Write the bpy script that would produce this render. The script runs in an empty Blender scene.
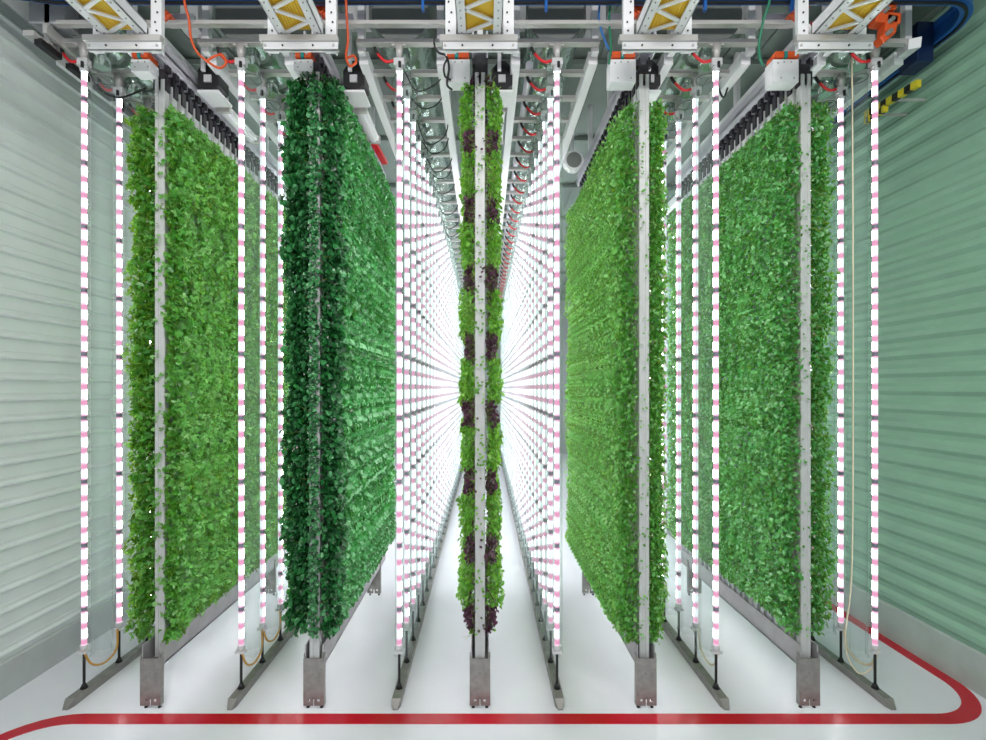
import bpy, math, random
import numpy as np
random.seed(7)
S = 1/110.0            # metres per "unit" (one unit = one pixel on the plane of the plant wall fronts)
N = 490*S              # distance of that plane from the camera
CAMZ = 321*S
C = bpy.context.scene.collection
def W(xu, r, zu):      # units -> world
    return (xu*S, r*N, CAMZ+zu*S)
def P(x, y, r):        # photograph position at depth r -> world
    return W((x-484.5)*r, r, (388-y)*r)

# ------------------------------------------------------------------ materials
def newmat(name):
    m = bpy.data.materials.new(name); m.use_nodes = True
    nt = m.node_tree; nt.nodes.clear()
    out = nt.nodes.new('ShaderNodeOutputMaterial')
    return m, nt, out
def pbr(name, col, rough=.5, metal=0, noise=0, scale=8, bump=0, bscale=40, coat=0, spec=.5):
    m, nt, out = newmat(name)
    b = nt.nodes.new('ShaderNodeBsdfPrincipled')
    b.inputs['Roughness'].default_value = rough
    b.inputs['Metallic'].default_value = metal
    b.inputs['Specular IOR Level'].default_value = spec
    b.inputs['Coat Weight'].default_value = coat
    b.inputs['Base Color'].default_value = (*col, 1)
    tc = nt.nodes.new('ShaderNodeTexCoord')
    if noise:
        n = nt.nodes.new('ShaderNodeTexNoise'); n.inputs['Scale'].default_value = scale; n.inputs['Detail'].default_value = 5
        nt.links.new(tc.outputs['Object'], n.inputs['Vector'])
        r = nt.nodes.new('ShaderNodeValToRGB')
        r.color_ramp.elements[0].position = .3; r.color_ramp.elements[1].position = .7
        r.color_ramp.elements[0].color = (*[c*(1-noise) for c in col], 1)
        r.color_ramp.elements[1].color = (*[min(1, c*(1+noise*.5)) for c in col], 1)
        nt.links.new(n.outputs['Fac'], r.inputs['Fac']); nt.links.new(r.outputs['Color'], b.inputs['Base Color'])
    if bump:
        n = nt.nodes.new('ShaderNodeTexNoise'); n.inputs['Scale'].default_value = bscale
        nt.links.new(tc.outputs['Object'], n.inputs['Vector'])
        bp = nt.nodes.new('ShaderNodeBump'); bp.inputs['Strength'].default_value = bump
        bp.inputs['Distance'].default_value = .02
        nt.links.new(n.outputs['Fac'], bp.inputs['Height']); nt.links.new(bp.outputs['Normal'], b.inputs['Normal'])
    nt.links.new(b.outputs[0], out.inputs[0])
    return m
def emit(name, col, strength):
    m, nt, out = newmat(name)
    e = nt.nodes.new('ShaderNodeEmission'); e.inputs[0].default_value = (*col, 1); e.inputs[1].default_value = strength
    nt.links.new(e.outputs[0], out.inputs[0])
    return m
def leafmat(name, cols, trans, tw=.35, rough=.42, zstripe=None):
    m, nt, out = newmat(name)
    g = nt.nodes.new('ShaderNodeNewGeometry')
    r = nt.nodes.new('ShaderNodeValToRGB'); el = r.color_ramp.elements
    while len(el) < len(cols): el.new(.5)
    for i, c in enumerate(cols):
        el[i].position = i/(len(cols)-1); el[i].color = (*c, 1)
    nt.links.new(g.outputs['Random Per Island'], r.inputs['Fac'])
    b = nt.nodes.new('ShaderNodeBsdfPrincipled'); b.inputs['Roughness'].default_value = rough
    b.inputs['Specular IOR Level'].default_value = .9
    nt.links.new(r.outputs['Color'], b.inputs['Base Color'])
    t = nt.nodes.new('ShaderNodeBsdfTranslucent')
    mx = nt.nodes.new('ShaderNodeMix'); mx.data_type = 'RGBA'; mx.inputs['Factor'].default_value = .6
    nt.links.new(r.outputs['Color'], mx.inputs['A']); mx.inputs['B'].default_value = (*trans, 1)
    nt.links.new(mx.outputs['Result'], t.inputs[0])
    s = nt.nodes.new('ShaderNodeMixShader'); s.inputs[0].default_value = tw
    nt.links.new(b.outputs[0], s.inputs[1]); nt.links.new(t.outputs[0], s.inputs[2])
    nt.links.new(s.outputs[0], out.inputs[0])
    return m
def filmmat(name, lo=.065, hi=.30, col=(.78, .86, .86)):
    m, nt, out = newmat(name)
    tr = nt.nodes.new('ShaderNodeBsdfTransparent'); tr.inputs[0].default_value = (.955, .985, .975, 1)
    b = nt.nodes.new('ShaderNodeBsdfPrincipled'); b.inputs['Base Color'].default_value = (*col, 1); b.inputs['Roughness'].default_value = .18
    tl = nt.nodes.new('ShaderNodeBsdfTranslucent'); tl.inputs[0].default_value = (.8, .88, .9, 1)
    m1 = nt.nodes.new('ShaderNodeMixShader'); m1.inputs[0].default_value = .45
    nt.links.new(b.outputs[0], m1.inputs[1]); nt.links.new(tl.outputs[0], m1.inputs[2])
    lw = nt.nodes.new('ShaderNodeLayerWeight'); lw.inputs['Blend'].default_value = .35
    mr = nt.nodes.new('ShaderNodeMapRange'); mr.inputs['To Min'].default_value = lo; mr.inputs['To Max'].default_value = hi
    nt.links.new(lw.outputs['Facing'], mr.inputs['Value'])
    s = nt.nodes.new('ShaderNodeMixShader')
    nt.links.new(mr.outputs[0], s.inputs[0]); nt.links.new(tr.outputs[0], s.inputs[1]); nt.links.new(m1.outputs[0], s.inputs[2])
    nt.links.new(s.outputs[0], out.inputs[0])
    return m

M = {}
M['white'] = pbr('white_paint', (.88, .88, .91), .3)
M['grey'] = pbr('grey_aluminium', (.58, .56, .55), .38, .2)
M['silver'] = pbr('anodised_silver', (.70, .68, .76), .3, .4)
M['steel'] = pbr('brushed_steel', (.34, .325, .31), .42, .6, noise=.25, scale=14)
M['trough'] = pbr('trough_steel', (.46, .44, .46), .4, .5, noise=.12, scale=6)
M['kerb'] = pbr('kerb_steel', (.30, .29, .275), .5, .4, noise=.2, scale=10)
M['post'] = pbr('post_plastic', (.55, .56, .56), .4, noise=.06, scale=20)
M['black'] = pbr('black_plastic', (.012, .012, .014), .45)
M['hook'] = pbr('hook_plastic', (.02, .018, .025), .35)
M['blue'] = pbr('blue_rail_paint', (.02, .13, .46), .3)
M['navy'] = pbr('navy_paint', (.006, .02, .08), .4)
M['orange'] = pbr('orange_plastic', (.75, .10, .02), .4)
M['red'] = pbr('red_rubber', (.70, .02, .03), .35)
M['gold'] = pbr('gold_slats', (.88, .57, .04), .5)
M['yellow'] = pbr('yellow_tape', (.75, .62, .03), .5)
M['teal'] = pbr('teal_tube', (.02, .30, .30), .4)
M['bluec'] = pbr('blue_cable', (.02, .15, .45), .4)
M['green'] = pbr('green_cable', (.02, .22, .12), .4)
M['cream'] = pbr('cream_cable', (.75, .66, .48), .4)
M['amber'] = pbr('amber_tube', (.70, .36, .06), .35)
M['foil'] = pbr('foil_duct', (.52, .64, .58), .22, .85, bump=.5, bscale=9)  # green reflection of the plants tinted into the foil colour
M['ductcap'] = pbr('duct_cap', (.20, .22, .21), .6)
M['clearcap'] = pbr('frosted_cap', (.62, .62, .64), .35)
M['connector'] = pbr('connector_grey', (.22, .21, .28), .4)
M['redline'] = pbr('red_floor_paint', (.56, .003, .020), .2, noise=.08, scale=5)
M['floor'] = pbr('epoxy_floor', (.82, .82, .885), .24, noise=.03, scale=1.5, bump=.02, bscale=3)
M['wall_l'] = pbr('wall_metal_left', (.74, .79, .785), .42, noise=.05, scale=3)
M['wall_r'] = pbr('wall_metal_right', (.30, .51, .38), .42, noise=.06, scale=3)  # green cast of the light at the right side put into the wall colour
M['wall_b'] = pbr('wall_metal_back', (.40, .41, .43), .5)
M['curb_l'] = pbr('concrete_curb_left', (.50, .53, .53), .6, noise=.08, scale=4)
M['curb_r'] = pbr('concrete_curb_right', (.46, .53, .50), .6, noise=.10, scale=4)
M['ceil'] = pbr('ceiling_metal', (.24, .29, .265), .55, noise=.05, scale=3)
M['joint'] = pbr('joint_dark', (.05, .06, .055), .6)
M['rod'] = pbr('rod_black', (.02, .02, .022), .4, .3)
M['led'] = emit('led_white', (.87, .95, 1.0), .80)
M['ledx'] = emit('led_diode_side', (1.0, .985, 1.0), 23.0)
M['ledp'] = emit('led_pink', (1.0, .42, .66), .54)
M['ledq'] = emit('led_pale_pink', (1.0, .74, .92), .60)
M['film'] = filmmat('clear_film')
M['sleeve'] = filmmat('clear_sleeve', .10, .45, (.72, .80, .95))
M['stem'] = pbr('pale_stem', (.26, .38, .07), .5)
LM = [
 leafmat('leaf_bright', [(.02,.13,.015),(.05,.31,.04),(.11,.48,.08),(.30,.66,.22)], (.60,.78,.03), .42, .3),
 leafmat('leaf_dark',   [(.006,.05,.016),(.015,.13,.035),(.03,.25,.06),(.12,.42,.17)], (.08,.36,.03), .2, .28),
 leafmat('leaf_mid',    [(.03,.18,.015),(.07,.34,.03),(.15,.50,.05),(.28,.62,.12)], (.50,.72,.03), .38, .3),
 leafmat('leaf_fresh',  [(.02,.15,.02),(.05,.33,.05),(.12,.52,.11),(.34,.70,.26)], (.55,.75,.03), .40, .28),
 leafmat('leaf_cool',   [(.015,.13,.025),(.035,.30,.06),(.09,.47,.13),(.34,.70,.34)], (.52,.75,.04), .38, .26),
]
LB = leafmat('leaf_blue_green', [(.012,.10,.025),(.03,.28,.065),(.08,.46,.13),(.30,.68,.36)], (.20,.60,.05), .28, .26)
M['purple'] = leafmat('leaf_purple', [(.03,.008,.022),(.07,.014,.05),(.13,.03,.08),(.06,.10,.03)], (.20,.02,.08), .25)

# ------------------------------------------------------------------ mesh builder
class MB:
    def __init__(s): s.v = []; s.f = []; s.m = []; s.sm = []
    def quad(s, pts, m=0, sm=False):
        b = len(s.v); s.v += [tuple(p) for p in pts]; s.f.append(tuple(range(b, b+len(pts)))); s.m.append(m); s.sm.append(sm)
    def box(s, x0, x1, y0, y1, z0, z1, m=0):
        b = len(s.v)
        s.v += [(x0,y0,z0),(x1,y0,z0),(x1,y1,z0),(x0,y1,z0),(x0,y0,z1),(x1,y0,z1),(x1,y1,z1),(x0,y1,z1)]
        for f in ((0,3,2,1),(4,5,6,7),(0,1,5,4),(1,2,6,5),(2,3,7,6),(3,0,4,7)):
            s.f.append(tuple(b+i for i in f)); s.m.append(m); s.sm.append(False)
    def bx(s, x0, x1, r0, r1, z0, z1, m=0):     # box given in units
        s.box(x0*S, x1*S, r0*N, r1*N, CAMZ+z0*S, CAMZ+z1*S, m)
    def prism(s, poly, a, b, axis='y', m=0):    # polygon swept along an axis; poly is (p,q) pairs
        def mk(p, q, t): return (p, t, q) if axis == 'y' else ((t, p, q) if axis == 'x' else (p, q, t))
        n = len(poly); k = len(s.v)
        s.v += [mk(p, q, a) for p, q in poly] + [mk(p, q, b) for p, q in poly]
        s.f.append(tuple(k+i for i in range(n))); s.m.append(m); s.sm.append(False)
        s.f.append(tuple(k+n+i for i in reversed(range(n)))); s.m.append(m); s.sm.append(False)
        for i in range(n):
            j = (i+1) % n
            s.f.append((k+j, k+i, k+n+i, k+n+j)); s.m.append(m); s.sm.append(False)
    def bar(s, p, q, w, h, m=0):                # box section beam between two points
        p = np.array(p, float); q = np.array(q, float); d = q-p; d /= np.linalg.norm(d)
        up = np.array((0,0,1.)) if abs(d[2]) < .95 else np.array((0,1.,0))
        a = np.cross(d, up); a /= np.linalg.norm(a); c = np.cross(a, d)
        b = len(s.v)
        for e in (p, q):
            for i, j in ((-1,-1),(1,-1),(1,1),(-1,1)): s.v.append(tuple(e+a*i*w/2+c*j*h/2))
        for f in ((0,1,2,3),(7,6,5,4),(0,4,5,1),(1,5,6,2),(2,6,7,3),(3,7,4,0)):
            s.f.append(tuple(b+i for i in f)); s.m.append(m); s.sm.append(False)
    def tube(s, pts, r, n=8, m=0, cap=True, ms=None):
        pts = [np.array(p, float) for p in pts]; rs = r if isinstance(r, (list, tuple)) else [r]*len(pts)
        b = len(s.v); prev = None
        for i, p in enumerate(pts):
            d = pts[min(i+1, len(pts)-1)] - pts[max(i-1, 0)]; d /= max(1e-9, np.linalg.norm(d))
            if prev is None:
                up = np.array((0,0,1.)) if abs(d[2]) < .9 else np.array((0,1.,0))
                a = np.cross(d, up)
            else: a = prev - d*np.dot(prev, d)
            a /= np.linalg.norm(a); prev = a; c = np.cross(d, a)
            for k in range(n):
                t = 2*math.pi*(k+.5)/n
                s.v.append(tuple(p+(a*math.cos(t)+c*math.sin(t))*rs[i]))
        for i in range(len(pts)-1):
            for k in range(n):
                l = (k+1) % n
                s.f.append((b+i*n+k, b+i*n+l, b+(i+1)*n+l, b+(i+1)*n+k)); s.m.append(ms[i] if ms else m); s.sm.append(True)
        if cap:
            s.f.append(tuple(b+k for k in reversed(range(n)))); s.m.append(ms[0] if ms else m); s.sm.append(False)
            e = b+(len(pts)-1)*n
            s.f.append(tuple(e+k for k in range(n))); s.m.append(ms[-1] if ms else m); s.sm.append(False)
    def build(s, name, mats, parent=None, origin=None, bevel=0):
        if not isinstance(mats, (list, tuple)): mats = [mats]
        o0 = np.array(parent['_w'] if parent is not None else (origin or (0,0,0)), float)
        me = bpy.data.meshes.new(name)
        v = np.array(s.v, float) - o0
        me.from_pydata(v.tolist(), [], s.f)
        for m in mats: me.materials.append(m)
        me.polygons.foreach_set('material_index', s.m); me.polygons.foreach_set('use_smooth', s.sm)
        me.update()
        o = bpy.data.objects.new(name, me); C.objects.link(o)
        o['_w'] = tuple(o0)
        if parent is not None: o.parent = parent
        else: o.location = tuple(o0)
        if bevel:
            b = o.modifiers.new('bevel', 'BEVEL'); b.width = bevel; b.segments = 2; b.limit_method = 'ANGLE'
        return o
def tag(o, label, cat, group=None):
    o['label'] = label; o['category'] = cat
    if group: o['group'] = group
    return o
def thing(name, loc, label, cat, group=None):
    o = bpy.data.objects.new(name, None); C.objects.link(o); o.location = loc; o['_w'] = tuple(loc); o.empty_display_size = .1
    return tag(o, label, cat, group)
def struct(o): o['kind'] = 'structure'; return o
def copy_tree(o, parent=None, skip=()):
    c = o.copy(); C.objects.link(c); c.parent = parent
    for ch in list(o.children):
        if not ch.name.startswith(skip or ('-',)): copy_tree(ch, c, skip)
    return c
def curve(pts, n=10):     # Catmull-Rom through points
    pts = [np.array(p, float) for p in pts]; pts = [2*pts[0]-pts[1]] + pts + [2*pts[-1]-pts[-2]]
    out = []
    for i in range(1, len(pts)-2):
        p0, p1, p2, p3 = pts[i-1:i+3]
        for k in range(n):
            t = k/n
            out.append(.5*((2*p1)+(-p0+p2)*t+(2*p0-5*p1+4*p2-p3)*t*t+(-p0+3*p1-3*p2+p3)*t**3))
    out.append(pts[-2]); return out

PX = [-333.5, -170.5, -4.5, 161.5, 324.5]
PN = ['leftmost', 'second', 'middle', 'fourth', 'rightmost']
RX = [-418, -254, -89, 75.7, 241.7, 407.7]
RN = ['left of the leftmost plant wall', 'between leftmost and second plant walls', 'left of the middle plant wall',
      'right of the middle plant wall', 'between fourth and rightmost plant walls', 'right of the rightmost plant wall']
PL = .62               # length of a plant wall (in units of N)
CEIL = 430
FAR = 4.9

# ------------------------------------------------------------------ room
m = MB(); m.bx(-540, 560, .2, FAR+.05, -326, -321); struct(m.build('floor', M['floor']))
def corrug(xw, sgn, z0, z1, r0, r1, mat, name, pitch=22, ox=0, prof=None):
    m = MB(); pts = []; z = z0
    while z < z1:
        for dz, dx in prof:
            if z+dz <= z1: pts.append((xw+sgn*dx, z+dz))
        z += pitch
    pts.append((xw, z1))
    a = [(x*S, CAMZ+q*S) for x, q in pts] + [((xw+sgn*-6)*S, CAMZ+z1*S), ((xw+sgn*-6)*S, CAMZ+z0*S)]
    n = len(pts)
    for i in range(n-1):
        (x0, q0), (x1, q1) = a[i], a[i+1]
        m.quad([(x0, r0*N, q0), (x1, r0*N, q1), (x1, r1*N, q1), (x0, r1*N, q0)])
    m.bx(xw-6 if sgn > 0 else xw+.8, xw-.8 if sgn > 0 else xw+6, r0, r1, z0, z1)
    return struct(m.build(name, mat))
pl = [(0, 0), (4, 0), (6, 3.2), (8, 3.2), (10, 0), (13, 0), (13.4, .6), (14, 0)]
pr = [(0, 0), (3, 0), (8, 4.2), (14, 4.2), (19, 0)]
corrug(-499, 1, -283, 398, .2, FAR, M['wall_l'], 'wall_left', prof=pl)
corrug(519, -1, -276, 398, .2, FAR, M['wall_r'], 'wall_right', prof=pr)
m = MB(); m.bx(-505, -499, .2, FAR, 398, CEIL); struct(m.build('trim_1', M['wall_l']))
m = MB(); m.bx(519, 525, .2, FAR, 398, CEIL); struct(m.build('trim_2', M['wall_r']))
m = MB(); m.prism([(-503*S, 0), (-497*S, 0), (-496*S, 36*S), (-497.5*S, 38*S), (-503*S, 38*S)], .2*N, FAR*N); struct(m.build('baseboard_left', M['curb_l']))
m = MB(); m.prism([(523*S, 0), (517*S, 0), (516*S, 43*S), (517.5*S, 45*S), (523*S, 45*S)], .2*N, FAR*N); struct(m.build('baseboard_right', M['curb_r']))
m = MB(); m.bx(-505, 525, FAR, FAR+.02, -321, CEIL); struct(m.build('wall_back', M['wall_b']))
m = MB(); m.bx(-505, 525, .2, FAR, CEIL, CEIL+5)
for k in range(26):                                  # ribs of the ceiling sheets
    x = -490+k*40
    m.bx(x, x+7, .2, FAR, CEIL-2.5, CEIL)
struct(m.build('ceiling', M['ceil']))
m = MB()
for k in range(9):
    r = 1.3+k*.4
    m.bx(-500, 520, r, r+.03, CEIL-9, CEIL-2.5)
struct(m.build('trim_3', M['ceil']))

# red floor line: straight, a round corner on the right, then back along the wall; a bend forward on the left
def line_path():
    p = []
    r0 = .970; y = r0*490
    for i in range(9):
        t = i/8*math.pi/2.2
        p.append((-393-60*math.sin(t), y-60*(1-math.cos(t))))
    p = p[::-1]; d = (p[0][0]-p[1][0], p[0][1]-p[1][1])
    p = [(p[0][0]+d[0]*12, p[0][1]+d[1]*12)] + p
    for i in range(1, 20): p.append((-393+i/20*(445+393), y))
    for i in range(17):
        t = i/16*math.pi/2
        p.append((445+65*math.sin(t), y+64*(1-math.cos(t))))
    p.append((510, 4.6*490))
    return p
pp = line_path(); m = MB(); w = 7.4; hz = .003; L = []; R_ = []
for i, q in enumerate(pp):
    a = pp[max(0, i-1)]; b = pp[min(len(pp)-1, i+1)]; dx, dy = b[0]-a[0], b[1]-a[1]; l = math.hypot(dx, dy)
    nx, ny = -dy/l*w, dx/l*w
    L.append(((q[0]+nx)*S, (q[1]+ny)*S)); R_.append(((q[0]-nx)*S, (q[1]-ny)*S))
for i in range(len(pp)-1):
    for z, fl in ((hz, 0),):
        m.quad([(*R_[i], z), (*R_[i+1], z), (*L[i+1], z), (*L[i], z)])
    m.quad([(*R_[i], 0), (*R_[i+1], 0), (*R_[i+1], hz), (*R_[i], hz)]); m.quad([(*L[i+1], 0), (*L[i], 0), (*L[i], hz), (*L[i+1], hz)])
tag(m.build('floor_line', M['redline']), 'glossy red safety line painted on the white floor, curving at both ends', 'floor marking')

# ------------------------------------------------------------------ foliage
def leaf_template(kind):
    if kind == 'ovate':
        v = [(0,0,0),(.3,.30,.05),(.3,0,-.04),(.3,-.30,.05),(.7,.27,.03),(.7,0,-.07),(.7,-.27,.03),(1,0,-.16)]
        f = [(0,2,1),(0,3,2),(1,2,5,4),(2,3,6,5),(4,5,7),(5,6,7)]
    elif kind == 'lobed':
        v = [(0,0,0),(.35,.10,.02),(.35,-.10,.02),(.72,.22,.04),(1,0,-.12),(.72,-.22,.04),(.25,.52,.0),(.52,.42,.03),(.25,-.52,0),(.52,-.42,.03),(.02,.28,.03),(.02,-.28,.03)]
        f = [(0,2,1),(1,2,5,4,3),(0,1,7,6,10),(0,11,8,9,2)]
    elif kind == 'kale':
        v = [(0,0,0),(.15,.32,.10),(.2,0,-.04),(.15,-.32,.10),(.5,.45,.02),(.5,0,-.04),(.5,-.45,.12),(.85,.34,.14),(.85,0,-.06),(.85,-.34,.0),(1.05,.05,-.12)]
        f = [(0,2,1),(0,3,2),(1,2,5,4),(2,3,6,5),(4,5,8,7),(5,6,9,8),(7,8,10),(8,9,10)]
    return np.array(v), f
def foliage_mesh(name, mats, rng, kind, count, size, D, y0, y1, z0, z1, side, band=None, inner=.35, stems=0, front=0, hw=.055):
    """Leaves of one side of a tower. band(z)->bool picks heights. Local: post axis at x=0,y=0."""
    tv, tf = leaf_template(kind); nv = len(tv)
    V = []; F = []; MI = []
    zs = rng.uniform(z0, z1, count*3)
    if band is not None: zs = zs[[band(z) for z in zs]]
    zs = zs[:count]; n = len(zs)
    ph = rng.uniform(0, 6.28, 6)
    ys = rng.uniform(y0, y1, n)
    bulge = .86+.14*np.sin(zs*5.1+ph[0])*np.sin(zs*2.3+ph[1]) + .06*np.sin(zs*17+ph[2]+ys*20)
    end = np.minimum(1, .55+np.minimum(zs-z0, z1-zs)/.25)       # leaner at both ends
    t = inner+(1-inner)*rng.uniform(0, 1, n)**(.8 if front else .55)
    xs = side*(hw+(D-hw)*t*bulge*end)
    sz = size*rng.uniform(.6, 1.25, n)
    nor = np.stack([side*rng.uniform(.5, 1.3, n), rng.normal(-.2, .7, n), rng.normal(.35, .7, n)], 1)
    nor /= np.linalg.norm(nor, axis=1)[:, None]
    di = np.stack([side*rng.uniform(-.1, .9, n), rng.normal(0, .7, n), rng.normal(-.15, .8, n)], 1)
    di -= nor*(di*nor).sum(1)[:, None]; di /= np.linalg.norm(di, axis=1)[:, None]
    si = np.cross(nor, di)
    pos = np.stack([xs, ys, zs], 1)
    if front:                                                      # small sprigs lying over the post's front
        k = front; zf = rng.uniform(z0, z1, k*3)
        if band is not None: zf = zf[[band(z) for z in zf]]
        zf = zf[:k]; k = len(zf)
        pf = np.stack([side*rng.uniform(.25 if k < 300 else -.1, 1.15, k)*hw, rng.uniform(-.075, -.05, k), zf], 1)
        nf = np.stack([rng.normal(0, .4, k), -np.ones(k), rng.normal(.3, .4, k)], 1); nf /= np.linalg.norm(nf, axis=1)[:, None]
        df = np.stack([-side*rng.uniform(.0, 1, k), rng.normal(0, .2, k), rng.normal(0, .8, k)], 1)
        df -= nf*(df*nf).sum(1)[:, None]; df /= np.linalg.norm(df, axis=1)[:, None]
        pos = np.concatenate([pos, pf]); nor = np.concatenate([nor, nf]); di = np.concatenate([di, df]); si = np.cross(nor, di)
        sz = np.concatenate([sz, size*rng.uniform(.45, .8, k)]); n += k
    allv = pos[:, None, :] + sz[:, None, None]*(di[:, None, :]*tv[None, :, 0, None] + si[:, None, :]*tv[None, :, 1, None] + nor[:, None, :]*tv[None, :, 2, None])
    V = allv.reshape(-1, 3)
    nl = len(tf); sizes = np.array([len(f) for f in tf]); flat = np.concatenate([np.array(f) for f in tf])
    loops = (np.arange(n)[:, None]*nv + flat[None, :]).ravel()
    lt = np.tile(sizes, n); mi = np.zeros(n*nl, int)
    if stems:
        k = stems; zz = rng.uniform(z0, z1, k*3)
        if band is not None: zz = zz[[band(z) for z in zz]]
        zz = zz[:k]; k = len(zz)
        yy = rng.uniform(y0, y1, k)*.8; x1 = side*rng.uniform(.5, .9, k)*D; x0 = np.full(k, side*hw*.9)
        dz = rng.normal(.02, .05, k); wd = .0016
        a = np.stack([x0, yy, zz], 1); b = np.stack([x1, yy+rng.normal(0, .02, k), zz+dz], 1); mid = (a+b)/2+np.array([0, 0, -.015]); up = np.array([0, -.6*wd, wd])
        sv = np.stack([a-up, a+up, mid+up, mid-up, b+up, b-up], 1).reshape(-1, 3)
        base = len(V); V = np.concatenate([V, sv])
        loops = np.concatenate([loops, (base+np.arange(k)[:, None]*6+np.array([0,3,2,1,3,5,4,2])[None, :]).ravel()])
        lt = np.concatenate([lt, np.full(2*k, 4)]); mi = np.concatenate([mi, np.ones(2*k, int)])
    me = bpy.data.meshes.new(name)
    me.vertices.add(len(V)); me.vertices.foreach_set('co', V.ravel())
    me.loops.add(len(loops)); me.loops.foreach_set('vertex_index', loops)
    me.polygons.add(len(lt)); me.polygons.foreach_set('loop_start', np.concatenate([[0], np.cumsum(lt)[:-1]])); me.polygons.foreach_set('loop_total', lt)
    for q in mats: me.materials.append(q)
    me.polygons.foreach_set('material_index', mi); me.polygons.foreach_set('use_smooth', np.zeros(len(lt), bool))
    me.update(calc_edges=True); me.validate()
    return me
Z0 = -276                                   # foot of the tower posts (units)
def zl(zu): return (zu-Z0)*S                # local height in metres
SPEC = [ # kind, leaf size, left depth, right depth, bottom, top, back count, front count
 ('lobed', .060, 34, 26, -257, 286, 1500, 3700),
 ('kale',  .056, 33, 29, -246, 312, 1700, 4000),
 ('ovate', .056, 20, 21, -246, 312, 500, 1600),
 ('ovate', .043, 31, 24, -256, 288, 2900, 5000),
 ('ovate', .045, 29, 29, -248, 288, 2700, 4600)]
PITCH = .027
RF = [1.034, 1.010, 1.012, 1.018, 1.017]
HW = 5.1*S
def green_band(z):                           # height -> is it in a green stretch of the middle wall
    y = 388-(z/S+Z0)
    return ((y-127+34.0) % 68.6) < 45.5 if False else not (((y-127) % 68.7) < 24)
def purple_band(z): return not green_band(z)
def tower_proto(i, front, seed, loc, label, group):
    kind, size, DL, DR, zb, zt, nb, nf = SPEC[i]
    rng = np.random.default_rng(seed)
    if not front and i in (0, 4): zb += 7
    t = thing('grow_tower', loc, label, 'plant tower', group)
    m = MB(); x, y, z = loc
    hgt = zl(317); h = HW; d = .036
    # post: a channel with a centre groove and rounded corners
    prof = [(-h, -d+.006), (-h+.006, -d), (-.012, -d), (-.010, -d+.006), (.010, -d+.006), (.012, -d), (h-.006, -d), (h, -d+.006), (h, d-.004), (-h, d-.004)]
    m.prism([(x+p, y+q) for p, q in prof], z, z+hgt, axis='z')
    m.build('post', M['post'], t)
    m = MB()
    m.box(x-.062, x+.062, y-.030, y+.030, z+hgt-.10, z+hgt+.03); m.box(x-.045, x+.045, y-.022, y+.022, z+hgt+.03, z+hgt+.10)
    m.box(x-.072, x-.04, y-.028, y+.028, z+hgt+.08, z+hgt+.16); m.box(x+.04, x+.072, y-.028, y+.028, z+hgt+.08, z+hgt+.16)
    m.build('hanger_hook', M['hook'], t)
    for s, D in ((-1, DL*S), (1, DR*S)):
        cnt = nf if front else nb
        y0, y1 = (-.06, .07) if front else (-.075, .075)
        kw = dict(inner=.05 if front else .3, stems=(130, 40, 200, 110, 160)[i] if front else 0, front=(60, 800, 70, 60, 45)[i] if front else 0)
        if i == 2:
            specs = [('green_foliage', [LM[2], M['stem']], green_band, D*1.06, 'ovate', cnt, .050), ('purple_foliage', [M['purple'], M['stem']], purple_band, D*.80, 'kale', int(cnt*.55), .040)]
        else: specs = [('foliage', [LM[i] if (i != 1 or front) else LB, M['stem']], None, D, kind, cnt, size)]
        for nm, mats, band, dd, kd, cn, sz in specs:
            if nm == 'purple_foliage': kw['front'] = min(kw['front'], 14)
            me = foliage_mesh(nm, mats, rng, kd, cn, sz, dd, y0, y1, zl(zb), zl(zt), s, band, hw=HW, **kw)
            o = bpy.data.objects.new(nm, me); C.objects.link(o); o.parent = t
            if nm == 'purple_foliage': o['label'] = 'dark purple leaves'
    return t
LOOK = ['lacy bright green leaves', 'dense dark green curly leaves', 'alternating green and purple leaves', 'fine fresh green leaves', 'small cool green leaves']
for i, X in enumerate(PX):
    nT = int((1+PL-RF[i])/PITCH)+1
    lab = 'front tower of the %s plant wall, %s' % (PN[i], LOOK[i])
    if i == 1: lab = 'front tower of the second plant wall, dark curly leaves covering its post'
    tower_proto(i, True, 10+i, W(X, RF[i], Z0), lab, None)
    protos = []
    for k in range(1, nT):
        loc = W(X, RF[i]+k*PITCH, Z0)
        if len(protos) < 3:
            protos.append(tower_proto(i, False, 100+i*10+k, loc, 'planted tower behind the front one in the %s plant wall' % PN[i], 'towers in the %s plant wall' % PN[i]))
        else:
            c = copy_tree(protos[random.randrange(3)]); c.location = (loc[0], loc[1], loc[2])

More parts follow.
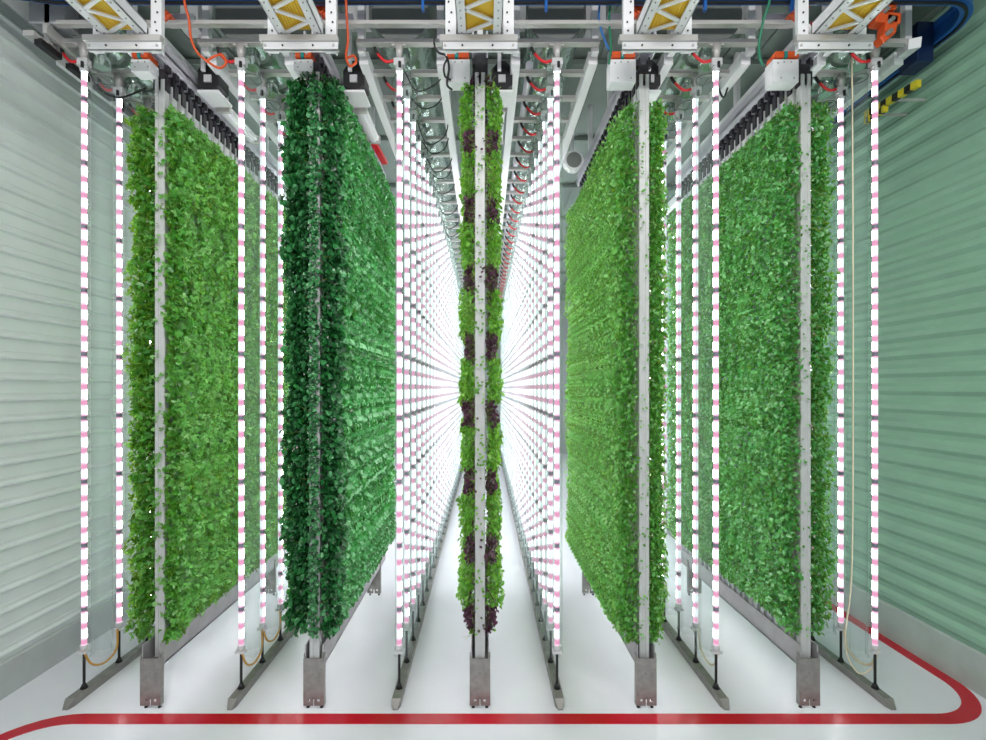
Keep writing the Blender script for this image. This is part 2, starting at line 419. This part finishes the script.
# ------------------------------------------------------------------ troughs under the towers
def steel_bracket(m, X, r, x=0):
    a, b = X-10.3, X+10.3
    m.bx(a, b, r-.003, r, -319+5, -269)                       # plate
def trough(i, X):
    t = thing('drain_trough', W(X, 1, -321), 'grey steel drain trough on plate legs under the %s plant wall' % PN[i], 'trough')
    m = MB()
    r0, r1 = 1.0, 1+PL+.01
    m.bx(X-9, X+9, r0, r1, -279, -277.5); m.bx(X-9, X-8, r0, r1, -279, -257); m.bx(X+8, X+9, r0, r1, -279, -257)
    m.bx(X-9, X+9, r1-.002, r1, -279, -257)
    m.build('channel', M['trough'], t)
    for r, nm in ((1.0, 'front'), (1.545, 'rear')):
        m = MB(); a, b = X-10.3, X+10.3; g = .0025
        # plate with a row of holes and a slot along the lower edge
        m.bx(a, b, r-g, r, -310.5, -270)
        xs = [a, X-8, X-5.6, X-.5, X+.5, X+5.6-2.4, X+5.6, b]
        segs = [(a, X-6.0), (X-3.4, X-.7), (X+.7, X+3.4), (X+6.0, b)]
        for p, q in segs: m.bx(p, q, r-g, r, -313.2, -310.5)
        m.bx(a, X-.7, r-g, r, -317, -313.2); m.bx(X+.7, b, r-g, r, -317, -313.2)
        m.bx(a, a+1, r, r+.008, -317, -266); m.bx(b-1, b, r, r+.008, -317, -266)      # side flanges
        m.bx(b-2.2, b-1, r-g, r, -270, -264)
        br = m.build('support_bracket', M['steel'], t)
        for dx, dz in ((-8, -281), (8, -281), (0, -285)):
            m = MB(); c = W(X+dx, r-g, dz); m.tube([c, (c[0], c[1]-.006, c[2])], .009, 8); m.build('bolt', M['kerb'], br)
        for dx in (-6.8, 6.8):
            m = MB(); c = W(X+dx, r+.006, -321)
            m.tube([(c[0], c[1], 0.0), (c[0], c[1], .008), (c[0], c[1], .012), (c[0], c[1], .075)], [.016, .016, .007, .007], 8)
            m.build('levelling_foot', M['black'], br)
for i, X in enumerate(PX): trough(i, X)

# ------------------------------------------------------------------ LED strips, film tubes, kerbs, frames, ducts
SP = .1
R0 = 1.044
def nrow(j): return 35 if j in (2, 3) else 13
def led_proto(loc, sides):
    x, y, _ = loc
    t = thing('led_strip', (x, y, 0), '', 'grow light')
    z0, z1 = CAMZ-268*S, CAMZ+330*S
    m = MB(); pts = []; ms = []; nseg = 36; L = (z1-z0)/nseg
    for k in range(nseg):
        a = z0+k*L; dk = k % 4 == 2
        for f, q in ((0, 3), (.09, 1), (.14, 2 if dk else 1), (.32 if not dk else .38, 1), (.42, 3), (.50, 0)) if dk else ((0, 3), (.09, 1), (.35, 3), (.45, 0)):
            pts.append((x, y, a+L*f)); ms.append(q)
    pts.append((x, y, z1)); ms.append(0)
    m.tube(pts, .024, 8, cap=True, ms=ms)
    for q in range(len(pts)-1):                        # the diodes look sideways at the plants: strong faces towards +-x only
        for k in range(8):
            f = m.f[q*8+k]; nx = sum(m.v[i][0]-x for i in f)/4; ny = sum(m.v[i][1]-y for i in f)/4
            if ms[q] == 0 and abs(nx) > 2*abs(ny) and (1 if nx > 0 else -1) in sides: m.m[q*8+k] = 4
    m.build('tube', [M['led'], M['ledp'], M['connector'], M['ledq'], M['ledx']], t)
    m = MB(); m.tube([(x, y, z1), (x, y, z1+.05)], .036, 10); m.box(x-.05, x+.05, y-.03, y+.03, z1+.05, z1+.12)
    m.build('top_cap', M['clearcap'], t, bevel=.006)
    m = MB(); m.tube([(x+.01, y-.034, z1+.02), (x+.01, y-.034, z1+.075)], .014, 8); m.build('socket', M['black'], t)
    m = MB(); m.tube([(x, y, z1+.12), (x, y, z1+.26)], [.03, .05], 4); m.box(x-.07, x+.07, y-.02, y+.02, z1+.24, z1+.27)
    m.build('hanger', M['grey'], t)
    m = MB(); m.tube([(x, y, z0-.06), (x, y, z0)], [.026, .036], 10); m.box(x-.045, x+.045, y-.03, y+.02, z0-.075, z0-.05)
    m.build('bottom_clamp', M['clearcap'], t)
    m = MB(); m.tube([(x, y, z0-.07), (x, y, CAMZ-312*S)], .0125, 8); m.tube([(x, y, CAMZ-313*S), (x, y, CAMZ-308*S)], [.035, .014], 8)
    m.build('support_rod', M['rod'], t)
    a = (x-.25, y+.05, z1+.30); b = (x-.22, y+.02, z1+.20); c = (x-.13, y, z1+.10); d = (x-.03, y, z1+.11)
    cp = curve([a, b, c, d], 6)
    m = MB(); m.tube(cp[:8], .016, 8); m.tube(cp[7:], .013, 8, m=1); m.build('supply_hose', [M['black'], M['red']], t)
    return t
def film_proto(loc):
    x, y, _ = loc
    t = thing('film_tube', (x, y, 0), '', 'clear plastic duct')
    rng = np.random.default_rng(3); zb, zt = CAMZ-290*S, CAMZ+352*S
    m = MB(); n = 18; zsl = [zt, zt-.12, zt-.25, zt-.9, zt-2, zt-3.2, zt-4.4, zb+.35, zb+.2, zb+.1, zb]
    ph = rng.uniform(0, 6.28, n)
    rings = []
    for q, z in enumerate(zsl):
        ring = []
        wob = [0, 0, .02, .06, .08, .08, .08, .1, .2, .16, .3][q]
        sc = [.8, 1, 1, 1, 1, 1, 1, 1, .96, .9, .98][q]
        for k in range(n):
            a = 2*math.pi*k/n; rr = .085*sc*(1+wob*math.sin(5*a+ph[0])*(.6+.4*math.sin(z*3)))
            ring.append((x+rr*math.cos(a), y+rr*math.sin(a), z))
        rings.append(ring)
    b = len(m.v)
    for ring in rings: m.v += ring
    for q in range(len(rings)-1):
        for k in range(n):
            l = (k+1) % n; m.f.append((b+q*n+k, b+(q+1)*n+k, b+(q+1)*n+l, b+q*n+l)); m.m.append(0); m.sm.append(True)
    m.build('film', M['film'], t)
    m = MB(); hoop = [(x+.088*math.cos(a*math.pi/10), y+.088*math.sin(a*math.pi/10), zt-.13) for a in range(21)]
    m.tube(hoop, .006, 6, cap=False); m.build('hoop', M['ductcap'], t)
    m = MB(); m.tube([(x, y, zt-.02), (x, y, zt+.25)], .07, 14); m.build('collar', M['foil'], t)
    return t
leds = {}; film = None
for j, X in enumerate(RX):
    n = nrow(j)
    for k in range(n):
        loc = W(X, R0+k*SP, -321)
        sides = (1,) if j == 0 else ((-1,) if j == 5 else (-1, 1))
        if sides not in leds: leds[sides] = led_proto(loc, sides); o = leds[sides]
        else: o = copy_tree(leds[sides])
        o.location = (loc[0], loc[1], 0)
        if k == 0: o['label'] = 'nearest pink-banded LED tube %s' % RN[j]
        elif k == 1: o['label'] = 'second-nearest pink-banded LED tube %s' % RN[j]
        else: o['label'] = 'pink-banded LED tube behind the first two, %s' % RN[j]
        o['group'] = 'grow lights %s' % RN[j]
        if k == n-1: continue
        loc = W(X, R0+k*SP+SP*.5, -321)
        if film is None: film = film_proto(loc); o = film
        else: o = copy_tree(film)
        o.location = (loc[0], loc[1], 0)
        o['label'] = ('nearest clear plastic air tube hanging %s' if k == 0 else 'clear plastic air tube farther back, hanging %s') % RN[j]
        o['group'] = 'clear air tubes %s' % RN[j]
    rend = R0+(n-1)*SP+.06
    # kerb on the floor with a tapered nose
    m = MB(); x0, x1 = X-4.6, X+4.6
    a = .996; zt = -313
    m.bx(x0, x1, a+.012, rend, -321, zt)
    q = [W(x0, a+.012, -321), W(x1, a+.012, -321), W(x1, a+.012, zt), W(x0, a+.012, zt)]; nz = [W(X-2.5, a, -321), W(X+2.5, a, -321), W(X+2.5, a, -319.5), W(X-2.5, a, -319.5)]
    for e in range(4):
        g = (e+1) % 4; m.quad([nz[e], nz[g], q[g], q[e]])
    m.quad(nz)
    tag(m.build('floor_kerb', M['kerb'], origin=W(X, a, -321), bevel=.004), 'grey steel floor kerb holding the light rods %s' % RN[j], 'kerb')
    # overhead ladder frame
    t = thing('overhead_frame', W(X, 1.08, 352), 'white ladder-shaped overhead frame carrying the lights %s' % RN[j], 'frame')
    for s in (-1, 1):
        m = MB(); c = X+s*42
        m.bx(c-5, c+5, 1.085, rend, 351, 365)
        m.build('side_rail', M['white'], t, bevel=.003)
    for k in range(n):
        m = MB(); r = R0+k*SP; m.bx(X-44, X+44, r-.007, r+.007, 358, 362.5); m.build('crossbar', M['grey'], t)
    for s in (-1, 1):
        for r in ([1.06] if n < 20 else [1.06, 2.2, 3.4]):
            m = MB(); c = X+s*42; m.bx(c-3.5, c+3.5, r, r+.014, 352 if r > 1.1 else 356, CEIL); m.build('drop_hanger', M['white'], t)
    # foil duct
    rd = 30*S
    t = thing('foil_duct', W(X, 1.05, 392), 'crinkled silver foil air duct lying above the lights %s' % RN[j], 'air duct')
    m = MB(); pts = []; rs = []; r = 1.06
    while r < rend:
        pts.append(W(X, r, 395)); rs.append(rd*(1 if len(pts) % 2 else .965)); r += .035
    m.tube(pts, rs, 24, cap=False); m.build('sleeve', M['foil'], t)
    m = MB(); c = W(X, 1.055, 395); m.tube([c, (c[0], c[1]+.03, c[2])], rd*1.01, 24); m.build('end_cap', M['ductcap'], t)

# grey service pipe alongside the right centre frame
m = MB(); m.tube([W(51, 1.13, 366), W(51, 4.3, 366)], 4.2*S, 12)
for k in range(9): m.tube([W(51, 1.25+k*.35, 366), W(51, 1.27+k*.35, 366)], 5.2*S, 12)
tag(m.build('service_pipe', M['silver'], origin=W(51, 1.13, 366)), 'grey service pipe running back beside the frame right of the middle plant wall', 'pipe')

# looping cables
def cable(pts, rad, mat, label, name='cable', cat='cable', group=None, mats=None):
    m = MB(); cp = curve(pts, 8); m.tube(cp, rad, 6)
    return tag(m.build(name, mat, origin=tuple(pts[0])), label, cat, group)
for k in range(12):
    r = R0+.03+k*.1
    sag = random.uniform(4, 30)
    cable([W(-86, r, 340), W(-74, r+.02, 340-sag), W(-60+sag*.3, r+.03, 345-sag*.7), W(-48, r+random.uniform(.0, .09), 362)], .007, M['black'],
          'black cable looping from a light to the frame left of the middle plant wall', group='black cables left of the middle wall')
for j, xo in ((0, 1), (4, 0)):
    cable([W(RX[j], R0, 338), W(RX[j]+8, R0+.02, 318), W(RX[j]+20, R0+.05, 318), W(RX[j]+34, R0+.09, 340)], .009, M['black'],
          'thin black cable sagging from the nearest LED tube top %s' % RN[j])
# small cable loops between the lower ends of neighbouring tubes
for j, mat in ((0, 'amber'), (1, 'amber'), (4, 'cream'), (5, 'cream')):
    for k in ((0, 1) if j in (1,) else (0,)):
        X = RX[j]; r = R0+k*SP
        cable([W(X+1, r-.005, -273), W(X+2, r+.015, -292), W(X+3, r+.05, -300), W(X+2.5, r+.085, -294), W(X+1, r+SP-.008, -274)], .010 if j != 5 else .014, M[mat],
              ('%s hose looped below the %s LED tubes %s' % ('amber' if mat == 'amber' else 'pale', 'nearest two' if k == 0 else 'second and third', RN[j])), name='drain_hose', cat='hose')
cable([P(852, 55, 1.08), P(853, 300, 1.08), P(852, 560, 1.08), P(845, 640, 1.08), P(857, 672, 1.06), P(872, 668, 1.05), P(877, 655, R0)], .007, M['cream'],
      'long pale hose hanging down inside the light row at the right wall', name='drain_hose', cat='hose')

# ------------------------------------------------------------------ overhead gear of each plant wall
for i, X in enumerate(PX):
    nm = PN[i]
    # hanging rail
    t = thing('hanging_rail', W(X, .98, 335), 'silver hanging rail with black hooks below, above the %s plant wall' % nm, 'rail')
    m = MB(); r0, r1 = .985, 1+PL+.03
    m.bx(X-8, X+8, r0, r1, 340, 343); m.bx(X-8, X-6, r0, r1, 332, 352); m.bx(X+6, X+8, r0, r1, 332, 352)
    m.build('track', M['silver'], t, bevel=.003)
    m = MB()
    m.bx(X-2.5, X+2.5, 1.0, r1, 352, 364); m.build('spine', M['white'], t)
    for r in (1.02, 1.28, 1.52):
        m = MB(); m.bx(X-3, X+3, r, r+.012, 364, CEIL); m.build('drop_hanger', M['white'], t)
    # mounting channel in front
    t = thing('mounting_channel', W(X, .93, 320), 'white drilled channel with grey upper flange across the front of the %s plant wall' % nm, 'channel')
    m = MB(); m.bx(X-34, X+35, .924, .927, 312.6, 320); m.bx(X-34, X+35, .924, .932, 312.6, 313.4)
    m.build('web', M['white'], t, bevel=.002)
    m = MB(); m.bx(X-37, X+35, .920, .932, 320, 325.6); m.build('flange', M['grey'], t, bevel=.002)
    for dx in (-32, -16, 12, 31):
        m = MB(); c = W(X+dx, .924, 316.5); m.tube([c, (c[0], c[1]-.008, c[2])], .011 if abs(dx) > 20 else .008, 8); m.build('bolt', M['grey'] if abs(dx) > 20 else M['black'], t)
    for s in (-1, 1):
        m = MB(); c = X+s*27; m.bx(c-5, c+5, .933, .937, 313, CEIL); m.bx(c+s*4, c+s*5, .937, .943, 313, CEIL)
        p = m.build('post_plate', M['white'], t, bevel=.002)
        for dz in (333, 341, 350, 360, 372):
            m = MB(); c2 = W(c+random.uniform(-2, 2), .932, dz); m.tube([c2, (c2[0], c2[1]-.005, c2[2])], .008, 6); m.build('bolt', M['black'], p)
        m = MB(); m.tube([W(c-s*9, .93, 327.5), W(c-s*9, .93, 333)], .012, 6); m.build('stud', M['kerb'], t)
    # lattice truss reaching forward
    t = thing('lattice_truss', W(X, .9, 327), 'white lattice truss with gold slatted deck over the %s plant wall' % nm, 'truss')
    r0, r1 = .66, .928
    for s in (-1, 1):
        m = MB(); c = X+s*16.5; m.bx(c-4, c+4, r0, r1, 327, 328.5); m.bx(c-4, c+4, r0, r1, 338, 339.5)
        m.bx(c+s*3, c+s*4, r0, r1, 327, 339.5)
        ch = m.build('chord', M['white'], t, bevel=.002)
        m = MB()
        for k in range(9):
            c2 = W(c, r1-.008-k*.018, 327); m.tube([c2, (c2[0], c2[1], c2[2]-.004)], .006, 6)
        m.build('rivets', M['kerb'], ch)
    d = -1
    for k in range(9):
        ra = r1-.004-k*.029; rb = ra-.029
        m = MB(); m.bar(W(X+d*13.5, ra, 328.2), W(X-d*13.5, rb, 328.2), .028, .014); m.build('diagonal', M['white'], t); d = -d
    m = MB()
    k = X-14
    while k < X+14:
        m.bx(k, k+2.2, r0, r1-.004, 331, 332); k += 2.7
    m.bx(X-14, X+14, r0, r1-.004, 332, 332.6)
    m.build('slatted_deck', M['gold'], t)
    # valve box
    c = X-23 if i > 1 else X-11; hb = 13 if i > 1 else 9.5; zb_ = 306 if i > 1 else 317
    t = thing('valve_box', W(c, 1.0, 320), 'white valve box with orange top block, left of the %s plant wall post' % nm, 'control box')
    m = MB(); m.bx(c-hb, c+hb, 1.0, 1.03, zb_, 329); m.build('case', M['white'], t, bevel=.006)
    m = MB(); m.bx(c-hb+2, c-2.5, .997, 1.03, 330, 336); m.bx(c+1.5, c+hb-1, .997, 1.03, 330, 336); m.build('valve_block', M['orange'], t, bevel=.004)
    m = MB(); m.bx(c-2, c+1, .997, 1.02, 330, 336); m.build('fitting', M['teal'], t)
    m = MB()
    for a, b in ((-8, 325), (-2, 326), (5, 326), (8, zb_+4), (-5, zb_+4)):
        c2 = W(c+a, 1.0, b); m.tube([c2, (c2[0], c2[1]-.004, c2[2])], .006, 6)
    m.build('screws', M['kerb'], t)
    # motor
    c = X+24; r = 1.12
    t = thing('drive_motor', W(c, r, 340), 'black drive motor beside the rail at the %s plant wall' % nm, 'motor')
    m = MB(); m.prism([((c+a)*S, CAMZ+b*S) for a, b in ((-12, 340), (-12, 356), (-4, 367), (4, 367), (12, 358), (12, 340), (5, 334), (-5, 334))], r*N, (r+.045)*N)
    m.build('housing', M['black'], t, bevel=.008)
    m = MB(); m.bx(c-4, c+4, r-.004, r, 342, 350); m.build('terminal_plate', M['clearcap'], t)
    m = MB(); m.bx(c-12, c+12, r-.002, r+.06, 331, 333.5); m.build('mounting_plate', M['white'], t)
    m = MB(); m.bx(c-5, c-1, r-.012, r-.006, 352, CEIL); m.build('hanger', M['white'], t)
    # pneumatic cylinder behind the motor
    c = X+22
    t = thing('actuator', W(c, 1.2, 336), 'pale rodless actuator along the rail of the %s plant wall' % nm, 'actuator')
    m = MB(); m.bx(c-7, c+7, 1.2, 1.34, 331, 337); m.bx(c-3, c+3, 1.2, 1.34, 329, 331); m.build('body', M['white'], t, bevel=.004)
    m = MB(); m.bx(c-8, c+8, 1.19, 1.2, 329, 339); m.bx(c-8, c+8, 1.34, 1.35, 329, 339); m.build('end_plate', M['grey'], t)
    # orange gripper behind the truss
    s = 1 if i < 2 else -1
    c = X+s*13; r = 1.005
    t = thing('cable_carrier', W(c, r, 370), 'orange flexible cable carrier above the %s plant wall' % nm, 'cable carrier')
    m = MB()
    cp = curve([W(c-s*22, r, 398), W(c-s*12, r, 386), W(c-s*2, r, 376), W(c+s*6, r, 368)], 4)
    for k in range(len(cp)-1): m.bar(cp[k], cp[k]*.12+cp[k+1]*.88, .085 if k % 2 else .07, .085 if k % 2 else .07)
    m.build('links', M['orange'], t, bevel=.006)
    m = MB(); m.bx(c-4, c+22, r+.02, r+.03, 372, 384) if s > 0 else m.bx(c-22, c+4, r+.02, r+.03, 372, 384); m.build('backing_plate', M['white'], t)

# continuous grey front crossbar
m = MB(); m.bx(-428, 318, .998, 1.004, 361, 367.5); m.bx(-428, 318, .99, .998, 361, 362.2)
tag(m.build('front_crossbar', M['grey'], origin=W(-60, 1, 361), bevel=.002), 'long grey horizontal bar running behind the trusses across the top', 'beam')

# red safety block on the second wall's rail
t = thing('safety_latch', P(376, 148, 1.38), 'red latch block hanging beside the rail of the dark second plant wall', 'latch')
m = MB(); m.bar(P(367, 131, 1.345), P(385, 163, 1.50), .075, .05); m.build('red_body', M['red'], t, bevel=.004)
m = MB(); m.bar(P(366, 126, 1.335), P(368, 131, 1.35), .02, .02); m.build('pin', M['black'], t)
# small white fan unit near the fourth wall
t = thing('fan_unit', P(574, 158, 1.45), 'small white fan unit by the rail, left of the fourth plant wall', 'fan')
c = P(574, 160, 1.45)
m = MB(); m.tube([(c[0], c[1], c[2]), (c[0], c[1]+.12, c[2])], .13, 16); m.tube([(c[0], c[1]+.12, c[2]), (c[0], c[1]+.3, c[2]+.02)], [.10, .06], 12); m.build('casing', M['white'], t)
m = MB(); m.tube([(c[0], c[1]-.012, c[2]), (c[0], c[1], c[2])], .10, 16); m.build('grille', M['ductcap'], t)
m = MB(); m.box(c[0]-.02, c[0]+.02, c[1]+.1, c[1]+.14, c[2], CAMZ+CEIL*S); m.build('drop_hanger', M['white'], t)

# blue conveyor rail with curved corner
def offs(path, w):
    o = []
    for i, q in enumerate(path):
        a = path[max(0, i-1)]; b = path[min(len(path)-1, i+1)]; dx, dy = b[0]-a[0], b[1]-a[1]; l = math.hypot(dx, dy)
        o.append((q[0]-dy/l*w, q[1]+dx/l*w))
    return o
Yb = .978*490; path = [(-520, Yb-50), (-490, Yb-24), (-460, Yb-8), (-420, Yb)] + [(-420+k*80, Yb) for k in range(1, 11)] + [(455, Yb)]
for k in range(1, 13):
    t_ = k/12*math.pi/2; path.append((455+42*math.sin(t_), Yb+46*(1-math.cos(t_))))
path += [(497, 620), (497, 800), (497, 1100)]
def ribbon(path, w, z0, z1):
    m = MB(); A = offs(path, w); B = offs(path, -w)
    f = lambda q, z: (q[0]*S, q[1]*S, CAMZ+z*S)
    for i in range(len(path)-1):
        m.quad([f(A[i], z0), f(A[i+1], z0), f(B[i+1], z0), f(B[i], z0)]); m.quad([f(B[i], z1), f(B[i+1], z1), f(A[i+1], z1), f(A[i], z1)])
        m.quad([f(A[i], z1), f(A[i+1], z1), f(A[i+1], z0), f(A[i], z0)]); m.quad([f(B[i], z0), f(B[i+1], z0), f(B[i+1], z1), f(B[i], z1)])
    for e, fl in ((0, 0), (-1, 1)): m.quad([f(A[e], z0), f(B[e], z0), f(B[e], z1), f(A[e], z1)])
    return m
t = thing('conveyor_rail', W(0, .97, 372), 'dark blue conveyor rail curving round the upper right corner', 'rail')
ribbon(path, 5, 378, 383).build('lower_flange', M['blue'], t); ribbon(path, 2.5, 383, 396).build('web', M['blue'], t); ribbon(path, 5, 396, 401).build('upper_flange', M['blue'], t)
m = MB(); ribbon(path, 1.2, 376, 378).build('chain_slot', M['black'], t)
for k in (-360, -190, -60, 60, 215, 300):
    m = MB(); m.bx(k-1.3, k+1.3, .972, .980, 368, 378); m.build('bracket', M['blue'], t)
    m = MB(); m.bx(k-4, k+4, .972, .982, 401, CEIL); m.build('drop_hanger', M['blue'], t)
m = MB(); m.bx(472, 490, 1.09, 1.14, 356, 400); m.build('gearbox', M['navy'], t, bevel=.01)
m = MB(); m.bx(493, 501, 1.5, 1.53, 401, CEIL); m.build('drop_hanger', M['blue'], t)

# orange arm at the upper right
t = thing('orange_gripper', P(885, 25, 1.0), 'orange jointed gripper arm hanging at the upper right beside the truss', 'gripper')
m = MB(); m.bar(P(876, -8, 1), P(884, 14, 1), .16, .14); m.bar(P(872, 20, 1), P(897, 22, 1), .10, .10); m.bar(P(889, 18, 1), P(886, 36, 1), .11, .10); m.bar(P(889, 34, 1), P(878, 43, 1), .09, .07)
m.bar(P(874, 8, .995), P(894, 8, .995), .07, .07); m.build('arm', M['orange'], t, bevel=.012)
m = MB()
for q in ((884, 12), (889, 22), (887, 34)):
    a = P(q[0], q[1], .99); m.tube([(a[0], a[1]-.05, a[2]), (a[0], a[1]+.12, a[2])], .019, 12)
m.build('joint_bolts', M['kerb'], t)
m = MB(); a = P(884, -8, 1); m.box(a[0]-.05, a[0]+.05, a[1]-.04, a[1]+.04, a[2], CAMZ+CEIL*S); m.build('mount', M['grey'], t)
# white beams at the far right (upper pair)
m = MB(); m.bar(P(915, 43, 1.03), P(872, 77, 1.25), .10, .09)
tag(m.build('overhead_beam', M['white'], origin=P(915, 43, 1.03), bevel=.004), 'short white overhead beam beside the blue rail, upper right', 'beam')
# hazard striped bars
for q, (a, b, lab) in enumerate(((P(919, 83, 1.107), P(866, 115, 1.25), 'upper'), (P(886, 108, 1.19), P(866, 121, 1.26), 'lower'))):
    t = thing('hazard_bar', a, '%s black and yellow striped warning bar along the right wall' % lab, 'warning bar')
    a = np.array(a); b = np.array(b); m = MB(); n = 9
    for k in range(n):
        p = a+(b-a)*k/n; e = a+(b-a)*(k+1)/n; m.bar(p, e, .05, .07, m=k % 2)
    m.build('striped_board', [M['yellow'], M['black']], t)
    m = MB(); c = (a+b)/2; m.bar(c, (c[0]+.36, c[1], c[2]), .02, .02); m.build('stay', M['grey'], t)

# upper left rail with black carriers
t = thing('side_rail', P(30, 30, .98), 'grey side rail with black slotted carriers along the top of the left wall', 'rail')
m = MB(); m.bar(W(-452, .99, 352), W(-452, 1.6, 352), .10, .05); m.bar(W(-440, 1.0, 360), W(-440, 1.6, 360), .04, .09); m.build('track', M['grey'], t, bevel=.004)
for k in range(5):
    r = 1.0+k*.075; m = MB(); m.bar(W(-447, r, 347), W(-447, r+.05, 347), .07, .06); m.build('carrier', M['black'], t, bevel=.006)
for r in (1.02, 1.3, 1.55):
    m = MB(); m.bx(-449, -444, r, r+.01, 352, CEIL); m.build('drop_hanger', M['grey'], t)
t = thing('duct_box', P(40, 18, 1.0), 'pale sheet-metal box with dark underside in the upper left corner', 'box')
m = MB(); m.bx(-465, -428, 1.02, 1.10, 372, CEIL); m.build('case', M['wall_b'], t, bevel=.006)

# cords and cables hanging at the top
cable([(P(184, -4, .97)[0], P(184, -4, .97)[1]+.02, CAMZ+CEIL*S-.02), P(184, -4, .97), P(189, 20, .98), P(191, 38, .99), P(197, 52, 1.0), P(207, 61, 1.0), P(219, 68, 1.0), P(226, 63, 1.0), P(222, 55, 1.0), P(213, 57, 1.0), P(206, 62, 1.0)], .011, M['orange'], 'orange cord with a loose loop right of the leftmost truss', cat='cord')
cable([(P(346, -4, .97)[0], P(346, -4, .97)[1]+.02, CAMZ+CEIL*S-.02), P(346, -4, .97), P(347, 20, .98), P(348, 40, .99), P(346, 56, 1.0), P(350, 66, 1.01), P(356, 62, 1.01), P(354, 56, 1.01), P(347, 58, 1.01)], .011, M['orange'], 'orange cord hanging right of the second truss', cat='cord')
cable([(P(770, -4, .97)[0], P(770, -4, .97)[1]+.02, CAMZ+CEIL*S-.02), P(770, -4, .97), P(763, 22, .98), P(759, 45, .99), P(760, 58, 1.0), P(763, 66, 1.0)], .011, M['green'], 'green cable hanging left of the rightmost truss')
cable([(P(600, -4, 1.0)[0], P(600, -4, 1.0)[1]+.02, CAMZ+CEIL*S-.02), P(600, -4, 1.0), P(599, 20, 1.0), P(604, 38, 1.0), P(609, 50, 1.0)], .010, M['bluec'], 'blue cable hanging left of the fourth truss')
cable([(P(611, -4, 1.0)[0], P(611, -4, 1.0)[1]+.02, CAMZ+CEIL*S-.02), P(611, -4, 1.0), P(609, 20, 1.0), P(611, 45, 1.0), P(609, 64, 1.0)], .010, M['green'], 'green cable hanging left of the fourth truss')
cable([P(436, 30, .98), P(434, 42, .985), P(438, 52, .99), P(446, 56, .99), P(449, 68, .99), P(447, 84, 1.0), P(452, 90, 1.01)], .010, M['black'], 'black cable bundle dropping beside the middle valve box')
cable([P(448, 58, .985), P(444, 66, .985), P(445, 76, .99), P(451, 80, .995)], .009, M['black'], 'thin black cable curled at the middle valve box')
cable([(P(300, -4, .96)[0], P(300, -4, .96)[1]+.02, CAMZ+CEIL*S-.02), P(300, -4, .96), P(307, 12, .965), P(313, 22, .97), P(322, 25, .975)], .018, M['red'], 'red hose bending behind the second truss', name='hose', cat='hose')
cable([(P(115, -4, .96)[0], P(115, -4, .96)[1]+.02, CAMZ+CEIL*S-.02), P(115, -4, .96), P(124, 8, .965), P(133, 14, .97)], .018, M['red'], 'red hose bending behind the leftmost truss', name='hose', cat='hose')
cable([(P(838, -4, .96)[0], P(838, -4, .96)[1]+.02, CAMZ+CEIL*S-.02), P(838, -4, .96), P(829, 10, .965), P(818, 20, .97), P(811, 24, .975)], .016, M['red'], 'red hose bending left of the rightmost truss', name='hose', cat='hose')
# pale junction boxes on the ceiling
for q, (x0, x1, y0, y1, lab) in enumerate(((180, 198, 8, 28, 'right of the leftmost truss'), (348, 369, 10, 22, 'right of the second truss'), (586, 606, 10, 30, 'left of the fourth truss'), (741, 762, 8, 24, 'left of the rightmost truss'), (502, 526, 10, 22, 'right of the middle truss'))):
    r = 1.09; a = P(x0, y1, r); b = P(x1, y0, r)
    m = MB(); m.box(a[0], b[0], a[1], a[1]+.14, a[2], CAMZ+CEIL*S); m.tube([((a[0]+b[0])/2, a[1]-.01, a[2]+.08), ((a[0]+b[0])/2, a[1], a[2]+.08)], .018, 10)
    tag(m.build('junction_box', M['clearcap'], origin=a, bevel=.005), 'pale junction box under the ceiling, %s' % lab, 'box')

# ------------------------------------------------------------------ light
w = bpy.data.worlds.new('world'); bpy.context.scene.world = w; w.use_nodes = True
w.node_tree.nodes['Background'].inputs[0].default_value = (.93, .97, 1, 1); w.node_tree.nodes['Background'].inputs[1].default_value = .36
for k, x in enumerate((-2.4, 0, 2.4)):
    l = bpy.data.lights.new('front_fill_light', 'AREA'); l.shape = 'RECTANGLE'; l.size = 1.8; l.size_y = .4; l.energy = 55; l.color = (1, .98, .95)  # added fill, out of view, to brighten the fronts facing the camera
    o = bpy.data.objects.new('front_fill_light', l); C.objects.link(o); o.location = (x, .6, 6.6); o.rotation_euler = (math.radians(25), 0, 0)
    o['label'] = 'added fill light over the front aisle, out of view'; o['category'] = 'fill light'; o['group'] = 'front fill lights'

# ------------------------------------------------------------------ camera
cam = bpy.data.cameras.new('camera'); co = bpy.data.objects.new('camera', cam); C.objects.link(co)
cam.sensor_width = 36; cam.sensor_fit = 'HORIZONTAL'; cam.lens = 490/986*36
co.location = (0, 0, CAMZ); co.rotation_euler = (math.pi/2, 0, 0)
cam.shift_x = 8.5/986; cam.shift_y = 18/986; cam.clip_start = .05
sc = bpy.context.scene; sc.camera = co
sc.view_settings.view_transform = 'Standard'; sc.view_settings.look = 'None'; sc.view_settings.gamma = 1; sc.view_settings.use_curve_mapping = False
sc.view_settings.exposure = .72
try:
    sc.cycles.max_bounces = 8; sc.cycles.diffuse_bounces = 4; sc.cycles.transparent_max_bounces = 48; sc.cycles.use_denoising = True
except Exception: pass
for o in C.objects:
    if '_w' in o: del o['_w']
